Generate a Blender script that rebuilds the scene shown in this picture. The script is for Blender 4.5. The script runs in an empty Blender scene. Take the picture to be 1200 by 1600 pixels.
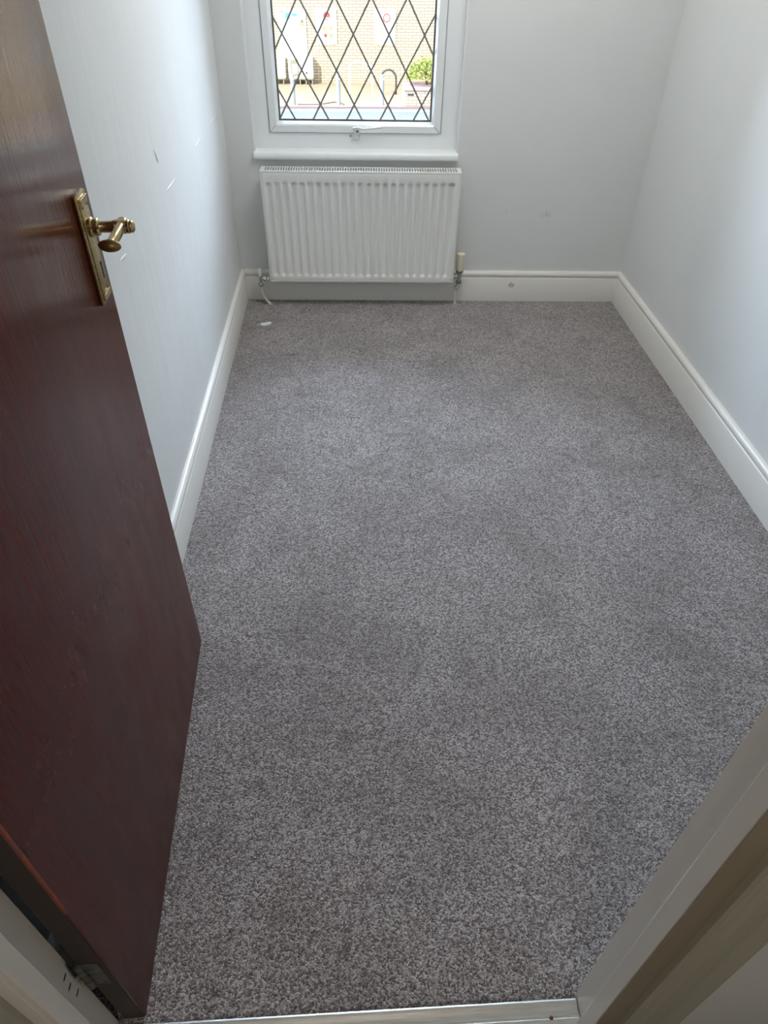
import bpy, bmesh, math, random
from mathutils import Vector, Matrix, Euler
PI = math.pi
SC = bpy.context.scene
COL = SC.collection
R = math.radians

# ------------------------------------------------------------------ camera
F_PX = 1076.634
cam_d = bpy.data.cameras.new('camera')
cam = bpy.data.objects.new('camera', cam_d); COL.objects.link(cam)
cam_d.sensor_fit = 'VERTICAL'; cam_d.sensor_height = 24.0
cam_d.lens = F_PX * 24.0 / 1600.0
cam_d.clip_start = 0.02; cam_d.clip_end = 300
yaw, pitch, roll = -0.06446, 0.71579, 0.01744
_cp, _sp, _cr, _sr = math.cos(pitch), math.sin(pitch), math.cos(roll), math.sin(roll)
_f = Vector((0, _cp, -_sp)); _u = Vector((0, _sp, _cp)); _r = Vector((1, 0, 0))
_r2 = _cr*_r + _sr*_u; _u2 = -_sr*_r + _cr*_u
_m = Matrix((_r2, _u2, -_f)).transposed().to_4x4()
cam.matrix_world = Matrix.Translation((0.49438, -0.3, 1.5)) @ Matrix.Rotation(yaw, 4, 'Z') @ _m
SC.camera = cam

# ------------------------------------------------------------------ sky, sun, exposure
SKY_STRENGTH = 0.85
SUN_ENERGY = 0.56
LANDING_FILL = 0.58  # strength of the unseen fill light added over the landing
ROOM_FILL = 1.14  # strength of the unseen fill light added in the room
vs = SC.view_settings
SC.display_settings.display_device = 'sRGB'
vs.view_transform = 'Standard'; vs.look = 'None'; vs.gamma = 1.0; vs.use_curve_mapping = False
vs.exposure = 3.42
w = bpy.data.worlds.new('sky'); SC.world = w; w.use_nodes = True
nt = w.node_tree; nt.nodes.clear()
wo = nt.nodes.new('ShaderNodeOutputWorld'); bg = nt.nodes.new('ShaderNodeBackground')
tc = nt.nodes.new('ShaderNodeTexCoord'); sep = nt.nodes.new('ShaderNodeSeparateXYZ')
nt.links.new(tc.outputs['Generated'], sep.inputs[0])
cr = nt.nodes.new('ShaderNodeValToRGB'); nt.links.new(sep.outputs['Z'], cr.inputs[0])
cr.color_ramp.elements[0].position = 0.0; cr.color_ramp.elements[0].color = (.72, .84, 1.0, 1)
cr.color_ramp.elements[1].position = 0.9; cr.color_ramp.elements[1].color = (.50, .66, .95, 1)
e = cr.color_ramp.elements.new(0.35); e.color = (.70, .84, 1.04, 1)
# the bright hazy half of the sky lies over the houses across the street
dotn = nt.nodes.new('ShaderNodeVectorMath'); dotn.operation = 'DOT_PRODUCT'
nt.links.new(tc.outputs['Generated'], dotn.inputs[0]); dotn.inputs[1].default_value = (-0.38, 0.80, 0.46)
mr = nt.nodes.new('ShaderNodeMapRange'); nt.links.new(dotn.outputs['Value'], mr.inputs[0])
mr.inputs[1].default_value = 0.1; mr.inputs[2].default_value = 1.0
mr.inputs[3].default_value = 0.10; mr.inputs[4].default_value = 3.4
mul = nt.nodes.new('ShaderNodeMath'); mul.operation = 'MULTIPLY'; mul.inputs[1].default_value = SKY_STRENGTH
nt.links.new(mr.outputs[0], mul.inputs[0])
nt.links.new(cr.outputs[0], bg.inputs[0]); nt.links.new(mul.outputs[0], bg.inputs[1])
nt.links.new(bg.outputs[0], wo.inputs[0])

sun_d = bpy.data.lights.new('sun', 'SUN'); sun = bpy.data.objects.new('sun', sun_d); COL.objects.link(sun)
sun_d.energy = SUN_ENERGY; sun_d.angle = R(0.6); sun_d.color = (1.0, .93, .80)
sun.location = (-8, -10, 14)
sun.rotation_euler = Vector((0.55, 0.75, -0.62)).to_track_quat('-Z', 'Y').to_euler()

# ------------------------------------------------------------------ helpers
def tag(o, label=None, cat=None, group=None, kind=None):
    if label: o['label'] = label
    if cat: o['category'] = cat
    if group: o['group'] = group
    if kind: o['kind'] = kind
    return o

def thing(name, label=None, cat=None, loc=(0, 0, 0), rz=0.0, group=None, kind=None):
    o = bpy.data.objects.new(name, None); COL.objects.link(o)
    o.empty_display_size = 0.05
    o.location = loc; o.rotation_euler = (0, 0, rz)
    return tag(o, label, cat, group, kind)

def obj(name, bm, mat, parent=None, smooth=False, loc=None, rz=0.0, angle=None):
    me = bpy.data.meshes.new(name)
    bmesh.ops.recalc_face_normals(bm, faces=bm.faces)
    bm.to_mesh(me); bm.free()
    me.materials.append(mat)
    if smooth or angle:
        for p in me.polygons: p.use_smooth = True
    if angle:
        me.set_sharp_from_angle(angle=R(angle))
    o = bpy.data.objects.new(name, me); COL.objects.link(o)
    if parent: o.parent = parent
    if loc: o.location = loc
    o.rotation_euler = (0, 0, rz)
    return o

def nb(): return bmesh.new()

def box(bm, x0, x1, y0, y1, z0, z1, bev=0.0, seg=2):
    b = bmesh.new()
    v = [b.verts.new((x, y, z)) for x in (x0, x1) for y in (y0, y1) for z in (z0, z1)]
    for f in ((0, 1, 3, 2), (4, 6, 7, 5), (0, 4, 5, 1), (2, 3, 7, 6), (0, 2, 6, 4), (1, 5, 7, 3)):
        b.faces.new([v[i] for i in f])
    if bev > 0:
        bmesh.ops.bevel(b, geom=list(b.edges), offset=bev, segments=seg, profile=.5, affect='EDGES')
    merge(bm, b)

def merge(bm, b, M=None):
    if M is not None: bmesh.ops.transform(b, matrix=M, verts=b.verts)
    me = bpy.data.meshes.new('tmp'); b.to_mesh(me); b.free(); bm.from_mesh(me); bpy.data.meshes.remove(me)

def slab(bm, pts, z0, z1):
    lo = [bm.verts.new((x, y, z0)) for x, y in pts]; hi = [bm.verts.new((x, y, z1)) for x, y in pts]
    bm.faces.new(lo[::-1]); bm.faces.new(hi); n = len(pts)
    for i in range(n): bm.faces.new((lo[i], lo[(i+1) % n], hi[(i+1) % n], hi[i]))

def prism(bm, prof, a, b, side):
    """profile (offset along side, height z) swept from point a to b (2d)"""
    s = Vector(side)
    A = [bm.verts.new((a[0]+s.x*o, a[1]+s.y*o, z)) for o, z in prof]
    B = [bm.verts.new((b[0]+s.x*o, b[1]+s.y*o, z)) for o, z in prof]
    n = len(prof)
    for i in range(n): bm.faces.new((A[i], A[(i+1) % n], B[(i+1) % n], B[i]))
    bm.faces.new(A[::-1]); bm.faces.new(B)

def lathe(bm, prof, M=None, seg=24, sy=1.0):
    """prof: (radius, z) turned about z, then M"""
    b = bmesh.new(); rings = []
    for r, z in prof:
        if r < 1e-6: rings.append([b.verts.new((0, 0, z))])
        else: rings.append([b.verts.new((r*math.cos(2*PI*i/seg), sy*r*math.sin(2*PI*i/seg), z)) for i in range(seg)])
    for A, B in zip(rings, rings[1:]):
        for i in range(seg):
            j = (i+1) % seg
            if len(A) == 1 and len(B) == 1: continue
            if len(A) == 1: b.faces.new((A[0], B[i], B[j]))
            elif len(B) == 1: b.faces.new((A[i], A[j], B[0]))
            else: b.faces.new((A[i], A[j], B[j], B[i]))
    if len(rings[0]) > 1: b.faces.new(rings[0][::-1])
    if len(rings[-1]) > 1: b.faces.new(rings[-1])
    merge(bm, b, M)

def along(p, d, up=(0, 0, 1)):
    d = Vector(d).normalized()
    return Matrix.Translation(p) @ d.to_track_quat('Z', 'Y').to_matrix().to_4x4()

def smooth_path(pts, n=8):
    P = [Vector(p) for p in pts]; P = [P[0]*2-P[1]] + P + [P[-1]*2-P[-2]]
    out = []
    for i in range(1, len(P)-2):
        for k in range(n):
            t = k/n; a, b, c, d = P[i-1:i+3]
            out.append(.5*((2*b)+(-a+c)*t+(2*a-5*b+4*c-d)*t*t+(-a+3*b-3*c+d)*t**3))
    out.append(P[-2]); return out

def tube(bm, pts, r, seg=12, rr=None):
    P = [Vector(p) for p in pts]; n = len(P); rings = []
    t0 = (P[1]-P[0]).normalized(); ref = Vector((0, 0, 1)) if abs(t0.z) < .9 else Vector((1, 0, 0))
    nrm = t0.cross(ref).normalized()
    for i in range(n):
        t = (P[min(i+1, n-1)]-P[max(i-1, 0)]).normalized()
        nrm = (nrm - t*nrm.dot(t)).normalized(); bi = t.cross(nrm)
        ri = rr[i] if rr else r
        rings.append([bm.verts.new(P[i]+nrm*ri*math.cos(2*PI*k/seg)+bi*ri*math.sin(2*PI*k/seg)) for k in range(seg)])
    for A, B in zip(rings, rings[1:]):
        for k in range(seg): bm.faces.new((A[k], A[(k+1) % seg], B[(k+1) % seg], B[k]))
    bm.faces.new(rings[0][::-1]); bm.faces.new(rings[-1])

# ------------------------------------------------------------------ materials
def mat(name, col=(.8, .8, .8), rough=.5, metal=0.0, spec=.5, coat=0.0):
    m = bpy.data.materials.new(name); m.use_nodes = True
    p = m.node_tree.nodes['Principled BSDF']
    p.inputs['Base Color'].default_value = (*col, 1); p.inputs['Roughness'].default_value = rough
    p.inputs['Metallic'].default_value = metal; p.inputs['Specular IOR Level'].default_value = spec
    p.inputs['Coat Weight'].default_value = coat
    return m
class G:
    """tiny node-graph helper"""
    def __init__(s, m): s.t = m.node_tree; s.p = s.t.nodes['Principled BSDF']; s.out = s.t.nodes['Material Output']
    def n(s, typ, **kw):
        x = s.t.nodes.new(typ)
        for k, v in kw.items(): setattr(x, k, v)
        return x
    def l(s, a, b): s.t.links.new(a, b)
    def coord(s, scale=(1, 1, 1), kind='Object', rot=(0, 0, 0), loc=(0, 0, 0)):
        tc = s.n('ShaderNodeTexCoord'); mp = s.n('ShaderNodeMapping'); s.l(tc.outputs[kind], mp.inputs[0])
        mp.inputs['Scale'].default_value = scale; mp.inputs['Rotation'].default_value = rot; mp.inputs['Location'].default_value = loc
        return mp.outputs[0]
    def noise(s, vec, scale, detail=3, rough=.5, dist=0):
        x = s.n('ShaderNodeTexNoise'); s.l(vec, x.inputs['Vector']); x.inputs['Scale'].default_value = scale
        x.inputs['Detail'].default_value = detail; x.inputs['Roughness'].default_value = rough; x.inputs['Distortion'].default_value = dist
        return x.outputs[0]
    def ramp(s, fac, stops, interp='LINEAR'):
        x = s.n('ShaderNodeValToRGB'); s.l(fac, x.inputs[0]); r = x.color_ramp; r.interpolation = interp
        while len(r.elements) < len(stops): r.elements.new(.5)
        for el, (p, c) in zip(r.elements, stops):
            el.position = p; el.color = (*c, 1) if len(c) == 3 else c
        return x.outputs[0]
    def g(s, fac, a, b): return s.ramp(fac, [(a, (0, 0, 0)), (b, (1, 1, 1))])
    def math(s, op, a, b=None, c=None):
        x = s.n('ShaderNodeMath', operation=op)
        for i, v in enumerate((a, b, c)):
            if v is None: continue
            if isinstance(v, (int, float)): x.inputs[i].default_value = v
            else: s.l(v, x.inputs[i])
        return x.outputs[0]
    def mix(s, fac, a, b, mode='MIX'):
        x = s.n('ShaderNodeMix', data_type='RGBA', blend_type=mode)
        for i, v in ((0, fac), (6, a), (7, b)):
            if isinstance(v, (int, float)): x.inputs[i].default_value = v
            elif isinstance(v, tuple): x.inputs[i].default_value = (*v, 1)
            else: s.l(v, x.inputs[i])
        return x.outputs[2]
    def bump(s, h, strength, dist, prev=None):
        x = s.n('ShaderNodeBump'); s.l(h, x.inputs['Height']); x.inputs['Strength'].default_value = strength
        x.inputs['Distance'].default_value = dist
        if prev: s.l(prev, x.inputs['Normal'])
        s.l(x.outputs[0], s.p.inputs['Normal']); return x.outputs[0]
    def col(s, c): s.l(c, s.p.inputs['Base Color'])
    def spot(s, vec, c, radii, soft=.5):
        """round mask about point c (object space), squashed by radii"""
        a = s.n('ShaderNodeVectorMath', operation='SUBTRACT'); s.l(vec, a.inputs[0]); a.inputs[1].default_value = c
        b = s.n('ShaderNodeVectorMath', operation='DIVIDE'); s.l(a.outputs[0], b.inputs[0]); b.inputs[1].default_value = radii
        d = s.n('ShaderNodeVectorMath', operation='LENGTH'); s.l(b.outputs[0], d.inputs[0])
        m = s.n('ShaderNodeMapRange', interpolation_type='SMOOTHSTEP'); s.l(d.outputs['Value'], m.inputs[0])
        m.inputs[1].default_value = 1.0; m.inputs[2].default_value = 1.0-soft; return m.outputs[0]

def wall_paint(name, col, bumpy=1.0, streak=None, marks=()):
    m = mat(name, col, .62, spec=.35); g = G(m); v = g.coord()
    b = g.bump(g.noise(v, 3.2, 3, .55), .35*bumpy, .012)
    b = g.bump(g.noise(v, 95, 4, .6), .22*bumpy, .0016, b)
    if streak:
        vv = g.coord(streak); b = g.bump(g.noise(vv, 9, 3, .6, .4), .3*bumpy, .006, b)
    c = g.mix(g.g(g.noise(v, 2.3, 5, .6), .35, .75), tuple(x*.965 for x in col), col)
    if marks:
        n = g.g(g.noise(v, 120, 5, .75), .50, .62)
        for pos, rad, k in marks:
            c = g.mix(g.math('MULTIPLY', g.math('MULTIPLY', g.spot(v, pos, rad, .7), n), k), c, (.22, .21, .20))
    g.col(c); return m

def simple_noise(name, c1, c2, scale, rough=.9, bs=.3, bd=.01):
    m = mat(name, c1, rough); g = G(m); n = g.noise(g.coord(), scale, 5, .65)
    g.col(g.mix(g.g(n, .35, .7), c1, c2)); g.bump(n, bs, bd); return m
M = {}
M['wall'] = wall_paint('white_wall_paint', (.745, .757, .745))
M['wall_left'] = wall_paint('white_wall_paint_left', (.745, .757, .745), 1.2, (1, 1.3, .16))
M['wall_far'] = wall_paint('white_wall_paint_window_side', (.745, .757, .745), 1.0, None,
    (((1.27, 0, .438), (.012, .1, .012), .8), ((1.46, 0, .425), (.04, .1, .022), .7), ((1.30, 0, .19), (.012, .1, .01), .5)))
M['ceiling'] = wall_paint('ceiling_paint', (.84, .84, .82))

def gloss_paint(name, col, rough=.28, dirt=(.42, .36, .28), amt=.35, chips=()):
    m = mat(name, col, rough, spec=.5); g = G(m); v = g.coord()
    b = g.bump(g.noise(g.coord((1, 1, 1)), 38, 3, .5), .10, .0012)
    b = g.bump(g.noise(g.coord((14, 14, 1.6)), 20, 2, .5), .08, .0008, b)
    n = g.g(g.noise(v, 13, 6, .7), .60, .82)
    c = g.mix(g.math('MULTIPLY', n, amt), col, dirt)
    sp = g.g(g.noise(v, 170, 2, .5), .74, .80)
    c = g.mix(g.math('MULTIPLY', sp, amt), c, (.25, .2, .15))
    for pos, rad, k, cc in chips:
        nn = g.g(g.noise(v, 110, 5, .8), .44, .50)
        c = g.mix(g.math('MULTIPLY', g.math('MULTIPLY', g.spot(v, pos, rad, .5), nn), k), c, cc)
    g.col(c); return m
M['skirting'] = gloss_paint('white_gloss_skirting', (.78, .76, .71), .26, (.45, .42, .36), .14)
M['skirting_far'] = gloss_paint('white_gloss_skirting_window_side', (.78, .76, .71), .26, (.45, .42, .36), .14,
    (((1.337, 0, .085), (.022, .1, .016), .8, (.25, .24, .22)),))
M['frame'] = gloss_paint('door_lining_paint', (.83, .79, .72), .32, (.35, .28, .2), .28)
M['frame_left'] = gloss_paint('door_lining_paint_hinge_side', (.83, .79, .72), .32, (.35, .28, .2), .28,
    (((.06, .055, .285), (.02, .011, .075), 1.0, (.03, .025, .02)), ((.06, .056, .17), (.02, .004, .12), 1.0, (.20, .13, .06))))
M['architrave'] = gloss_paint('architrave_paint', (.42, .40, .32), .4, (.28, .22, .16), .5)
M['lining_edge'] = gloss_paint('olive_brown_edge', (.30, .255, .185), .45, (.45, .38, .30), .5)
M['upvc'] = gloss_paint('window_upvc', (.84, .86, .86), .22, (.55, .56, .54), .12)
M['sill'] = gloss_paint('sill_paint', (.83, .85, .86), .35, (.4, .4, .38), .25)
M['radiator'] = gloss_paint('radiator_enamel', (.80, .80, .77), .3, (.55, .52, .45), .12,
    (((.99, -.105, .583), (.022, .1, .012), .7, (.35, .36, .36)),))
M['plastic_white'] = mat('white_plastic', (.78, .78, .74), .35)
M['plastic_cream'] = mat('cream_plastic', (.72, .66, .52), .45)
M['pipe'] = mat('cream_pipe_sleeve', (.68, .65, .55), .4)
M['chrome'] = mat('chrome', (.62, .63, .63), .16, 1.0)
M['steel_dull'] = mat('dull_steel', (.22, .23, .22), .45, 1.0)
M['hinge'] = simple_noise('grimy_hinge', (.05, .052, .05), (.16, .16, .14), 90, .6)
M['black'] = mat('black', (.015, .014, .013), .6)
M['gap'] = mat('black_metal_slot', (.008, .008, .008), .9)

# brass with fine tarnish
m = mat('brass', (.56, .45, .24), .27, 1.0); g = G(m); v = g.coord()
g.col(g.mix(g.g(g.noise(v, 260, 4, .6), .35, .75), (.60, .49, .27), (.31, .23, .12)))
g.bump(g.noise(v, 500, 2, .5), .08, .0005); M['brass'] = m
M['brass_dark'] = mat('tarnished_brass', (.30, .20, .08), .38, 1.0)

# alloy threshold strip
m = mat('aluminium', (.70, .71, .69), .38, .85); g = G(m)
n = g.noise(g.coord((2, 60, 60)), 8, 4, .6)
g.col(g.mix(g.g(n, .3, .8), (.78, .79, .77), (.52, .52, .49))); g.bump(n, .1, .0008); M['alu'] = m

# mahogany-stained door
m = mat('red_brown_door_varnish', (.09, .022, .014), .2, spec=.38, coat=.0); g = G(m)
m.node_tree.nodes['Principled BSDF'].inputs['Coat Roughness'].default_value = .16
vg = g.coord((26, 26, 1.1)); grain = g.noise(vg, 9, 5, .65, .6)
vb = g.coord((3, 3, .55)); blot = g.noise(vb, 3.0, 5, .6, .5)
c = g.ramp(grain, [(.30, (.060, .007, .004)), (.55, (.096, .012, .007)), (.80, (.140, .019, .011))])
c = g.mix(g.math('MULTIPLY', g.g(blot, .42, .70), .6), c, (.058, .024, .019))
fine = g.g(g.noise(g.coord((16, 16, 1.3)), 14, 3, .6), .70, .80)
c = g.mix(g.math('MULTIPLY', fine, .22), c, (.22, .11, .07))
spk = g.g(g.noise(g.coord(), 240, 2, .5), .745, .78)
c = g.mix(g.math('MULTIPLY', spk, .7), c, (.38, .25, .17))
g.col(c)
b = g.bump(g.noise(g.coord((60, 60, .5)), 6, 3, .5), .30, .0016)
b = g.bump(g.noise(g.coord((5, 5, 1.2)), 3, 2, .5), .15, .006, b)
rg = g.n('ShaderNodeMapRange'); g.l(g.noise(g.coord((4, 4, 1.2)), 5, 5, .65, .4), rg.inputs[0])
rg.inputs[1].default_value = .3; rg.inputs[2].default_value = .7; rg.inputs[3].default_value = .08; rg.inputs[4].default_value = .17
# a film of dust dulls the varnish over the lower half of the leaf
sz = g.n('ShaderNodeSeparateXYZ'); g.l(g.coord(), sz.inputs[0])
dz = g.n('ShaderNodeMapRange'); g.l(sz.outputs[2], dz.inputs[0]); dz.inputs[1].default_value = 1.05; dz.inputs[2].default_value = .45
dz.inputs[3].default_value = 0; dz.inputs[4].default_value = .24
g.l(g.math('ADD', rg.outputs[0], dz.outputs[0]), g.p.inputs['Roughness'])
M['door'] = m
M['door_edge'] = mat('dark_door_edge', (.030, .019, .015), .55)
M['worn_red'] = simple_noise('worn_red_varnish', (.30, .055, .02), (.10, .025, .015), 30, .45)

# carpet: two-tone twist pile
m = mat('grey_taupe_carpet', (.3, .27, .26), .95, spec=.12); g = G(m); v = g.coord()
vo = g.n('ShaderNodeTexVoronoi'); g.l(v, vo.inputs['Vector']); vo.inputs['Scale'].default_value = 290
hsv = g.n('ShaderNodeSeparateColor'); g.l(vo.outputs['Color'], hsv.inputs[0])
nz = g.noise(v, 400, 3, .75)
fac = g.math('ADD', g.math('MULTIPLY', hsv.outputs[0], .45), g.math('MULTIPLY', nz, .70))
c = g.ramp(fac, [(.28, (.070, .055, .051)), (.50, (.262, .228, .222)), (.66, (.50, .452, .452)), (.86, (.79, .75, .74))])
tread = g.noise(v, 3.4, 5, .62, .7)
c = g.mix(g.math('MULTIPLY', g.g(tread, .40, .72), .42), c, (.125, .100, .092))
scuff = g.g(g.noise(g.coord((1.0, 1.9, 1), loc=(3, 1, 0)), 7.5, 4, .6, 1.0), .60, .74)
c = g.mix(g.math('MULTIPLY', scuff, .42), c, (.10, .078, .070))
g.col(c)
b = g.bump(g.math('ADD', g.math('MULTIPLY', vo.outputs['Distance'], -1.2), nz), .9, .004)
b = g.bump(tread, .25, .02, b)
g.p.inputs['Sheen Weight'].default_value = .25; g.p.inputs['Sheen Roughness'].default_value = .5
M['carpet'] = m

# glass
m = bpy.data.materials.new('clear_glass'); m.use_nodes = True; t = m.node_tree; t.nodes.remove(t.nodes['Principled BSDF'])
tr = t.nodes.new('ShaderNodeBsdfTransparent'); gl = t.nodes.new('ShaderNodeBsdfGlossy'); gl.inputs['Roughness'].default_value = .02
mx = t.nodes.new('ShaderNodeMixShader'); fr = t.nodes.new('ShaderNodeFresnel'); fr.inputs[0].default_value = 1.25
tr.inputs[0].default_value = (.97, .985, .98, 1)
t.links.new(fr.outputs[0], mx.inputs[0]); t.links.new(tr.outputs[0], mx.inputs[1]); t.links.new(gl.outputs[0], mx.inputs[2])
t.links.new(mx.outputs[0], t.nodes['Material Output'].inputs[0]); M['glass'] = m
M['lead'] = mat('lead_strip', (.23, .235, .215), .5, .2)

# street materials
m = mat('pale_brick', (.6, .5, .35), .9); g = G(m)
tc_ = g.n('ShaderNodeTexCoord'); sp_ = g.n('ShaderNodeSeparateXYZ'); g.l(tc_.outputs['Object'], sp_.inputs[0])
cb = g.n('ShaderNodeCombineXYZ'); g.l(sp_.outputs[0], cb.inputs[0]); g.l(sp_.outputs[2], cb.inputs[1])
br = g.n('ShaderNodeTexBrick'); g.l(cb.outputs[0], br.inputs['Vector'])
br.inputs['Scale'].default_value = 1.0; br.inputs['Brick Width'].default_value = .235; br.inputs['Row Height'].default_value = .078
br.inputs['Mortar Size'].default_value = .014; br.inputs['Mortar Smooth'].default_value = .3; br.inputs['Bias'].default_value = -.1
br.inputs['Color1'].default_value = (.78, .68, .48, 1); br.inputs['Color2'].default_value = (.70, .58, .41, 1); br.inputs['Mortar'].default_value = (.36, .30, .23, 1)
c = g.mix(g.g(g.noise(g.coord(), 9, 4, .7), .35, .75), br.outputs['Color'], (.72, .62, .45)); g.col(br.outputs['Color'])
g.bump(br.outputs['Fac'], -.5, .01); M['brick'] = m
M['paving'] = simple_noise('tan_paving', (.36, .25, .145), (.42, .31, .20), 2.5)
M['kerb'] = simple_noise('kerb_stone', (.36, .24, .22), (.32, .21, .19), 5)
M['road'] = simple_noise('asphalt', (.150, .150, .152), (.175, .175, .177), 1.4)
M['road_line'] = mat('pale_road_edge', (.26, .26, .265), .9)
M['render_ext'] = simple_noise('outside_render', (.5, .48, .45), (.6, .57, .52), 3)
M['cabinet'] = mat('white_cabinet', (.86, .87, .84), .5)
M['cabinet_dark'] = mat('grey_cabinet_window', (.36, .34, .26), .3)
M['bollard'] = mat('galvanised_grey', (.42, .45, .46), .5, .2)
M['white_tube'] = mat('white_painted_tube', (.85, .85, .80), .4)
M['dark_tube'] = mat('dark_grey_tube', (.08, .08, .08), .5)
M['shadow_tube'] = mat('grey_brown_shadow', (.20, .15, .13), .7)
M['sign_white'] = mat('sign_white', (.92, .93, .95), .5)
for k_, c_ in dict(red=(.80, .08, .06), yellow=(.85, .70, .12), green=(.25, .60, .20), blue=(.15, .55, .85), pale_blue=(.45, .72, .88), pink=(.85, .55, .50), ink=(.25, .24, .28), pale=(.62, .66, .76), navy=(.20, .28, .50)).items():
    M['print_'+k_] = mat('print_'+k_, c_, .6)
M['leaf'] = simple_noise('yellow_green_leaf', (.42, .46, .10), (.20, .27, .05), 14, .6)
M['twig'] = mat('twig', (.16, .11, .06), .9)
M['white_scrap'] = mat('white_scrap_plastic', (.80, .84, .82), .4)
M['green_film'] = mat('pale_green_scrap', (.36, .46, .40), .5)
m = mat('fill_lamp_glow', (.9, .88, .8), .4)
m.node_tree.nodes['Principled BSDF'].inputs['Emission Color'].default_value = (1, .95, .88, 1)
m.node_tree.nodes['Principled BSDF'].inputs['Emission Strength'].default_value = .3  # glow of the added, unseen ceiling fills
M['fill_lamp'] = m

# ------------------------------------------------------------------ room shell
CEIL = 2.42
TH = R(-2.17741)
OW = (0.0007, 3.1176)                  # left end of the window wall surface, at the skirting line
LW = 1.8668
def far(u, wd, z=None):                # window-wall frame -> room frame (wd towards the room)
    x = OW[0] + u*math.cos(TH) + wd*math.sin(TH); y = OW[1] + u*math.sin(TH) - wd*math.cos(TH)
    return (x, y) if z is None else (x, y, z)

YJ = .052                               # room face of the door wall
PL0 = (-.0468, YJ); PL1 = (-.018, 3.118)
PR0 = (1.848, YJ); PR1 = (1.884, 3.047)
# floor
bm = nb(); slab(bm, [(-.06, .038), (1.87, .038), (1.90, 3.10), (-.04, 3.16)], -.02, 0.0)
tag(obj('floor', bm, M['carpet']), 'grey-taupe speckled twist-pile carpet covering the room floor', kind='structure')
# side walls
bm = nb(); slab(bm, [(-.30, YJ), PL0, PL1, (-.018, 3.40), (-.30, 3.40)], -.02, CEIL)
tag(obj('wall_left', bm, M['wall_left']), 'white painted left wall behind the open door', kind='structure')
bm = nb(); slab(bm, [PR0, (2.15, YJ), (2.15, 3.40), (1.89, 3.40), PR1], -.02, CEIL)
tag(obj('wall_right', bm, M['wall']), 'white painted right wall', kind='structure')
# window wall with an opening, in its own frame (y away from the room)
WU0, WU1, WZ0, WZ1, WT = .1045, 1.0155, .655, 1.93, .26
bm = nb()
box(bm, -.06, WU0, 0, WT, -.02, CEIL); box(bm, WU1, LW+.06, 0, WT, -.02, CEIL)
box(bm, WU0, WU1, 0, WT, -.02, WZ0); box(bm, WU0, WU1, 0, WT, WZ1, CEIL)
tag(obj('wall_far', bm, M['wall_far'], loc=(OW[0], OW[1], 0), rz=TH), 'white painted window wall with radiator', kind='structure')
# own house front below and beside the room, seen only from outside
bm = nb(); box(bm, -3, LW+3, WT, WT+.1, -2.7, -.02); box(bm, -3, -.06, WT, WT+.1, -.02, CEIL); box(bm, LW+.06, LW+3, WT, WT+.1, -.02, CEIL)
tag(obj('wall_outside', bm, M['render_ext'], loc=(OW[0], OW[1], 0), rz=TH), kind='structure')
# ceiling
bm = nb(); slab(bm, [(-.5, -1.9), (2.15, -1.9), (2.15, 3.42), (-.5, 3.42)], CEIL, CEIL+.15)
tag(obj('ceiling', bm, M['ceiling']), kind='structure')
# door wall
XL, XR, YH, DH = .060, .885, -.020, 2.02
bm = nb(); box(bm, -.30, XL-.035, YH+.001, YJ, -.02, CEIL); box(bm, XR+.035, 2.15, YH+.001, YJ, -.02, CEIL); box(bm, XL-.035, XR+.035, YH+.001, YJ, DH+.035, CEIL)
tag(obj('wall_near', bm, M['wall']), kind='structure')
# landing outside the door
bm = nb(); box(bm, -.5, -.36, -1.9, YH, -.02, CEIL); tag(obj('wall_landing_left', bm, M['wall']), kind='structure')
bm = nb(); box(bm, 1.35, 1.5, -1.9, YH, -.02, CEIL); tag(obj('wall_landing_right', bm, M['wall']), kind='structure')
bm = nb(); box(bm, -.36, 1.35, -1.9, -1.8, -.02, CEIL); tag(obj('wall_landing_back', bm, M['wall']), kind='structure')
bm = nb(); box(bm, -.36, -.30, YH, YJ, -.02, CEIL); tag(obj('wall_landing_corner', bm, M['wall']), kind='structure')
bm = nb(); box(bm, -.36, 1.35, -1.8, .038, -.03, -.004); tag(obj('floor_landing', bm, M['carpet']), kind='structure')

# skirtings: flat board, groove, rounded bead on top
SK = [(0, 0), (.018, 0), (.018, .118), (.0165, .121), (.0140, .1225), (.0140, .1255), (.0165, .1275), (.0182, .131), (.0186, .136),
      (.0178, .1415), (.0150, .1465), (.0105, .150), (.005, .152), (0, .152)]
bm = nb(); d = (Vector(PL1)-Vector(PL0)).normalized(); prism(bm, SK, PL0, PL1, (d.y, -d.x))
tag(obj('baseboard_left', bm, M['skirting'], angle=35), 'white gloss skirting board along the left wall', kind='structure')
bm = nb(); d = (Vector(PR1)-Vector(PR0)).normalized(); prism(bm, SK, PR0, PR1, (-d.y, d.x))
tag(obj('baseboard_right', bm, M['skirting'], angle=35), 'white gloss skirting board along the right wall', kind='structure')
bm = nb(); prism(bm, SK, (.0, 0), (LW+.002, 0), (0, -1))
tag(obj('baseboard_far', bm, M['skirting_far'], loc=(OW[0], OW[1], 0), rz=TH, angle=35), 'white gloss skirting board under the window', kind='structure')
bm = nb(); prism(bm, SK, (.93, YJ), (1.84, YJ), (0, 1)); tag(obj('baseboard_near', bm, M['skirting'], angle=35), kind='structure')

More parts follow.
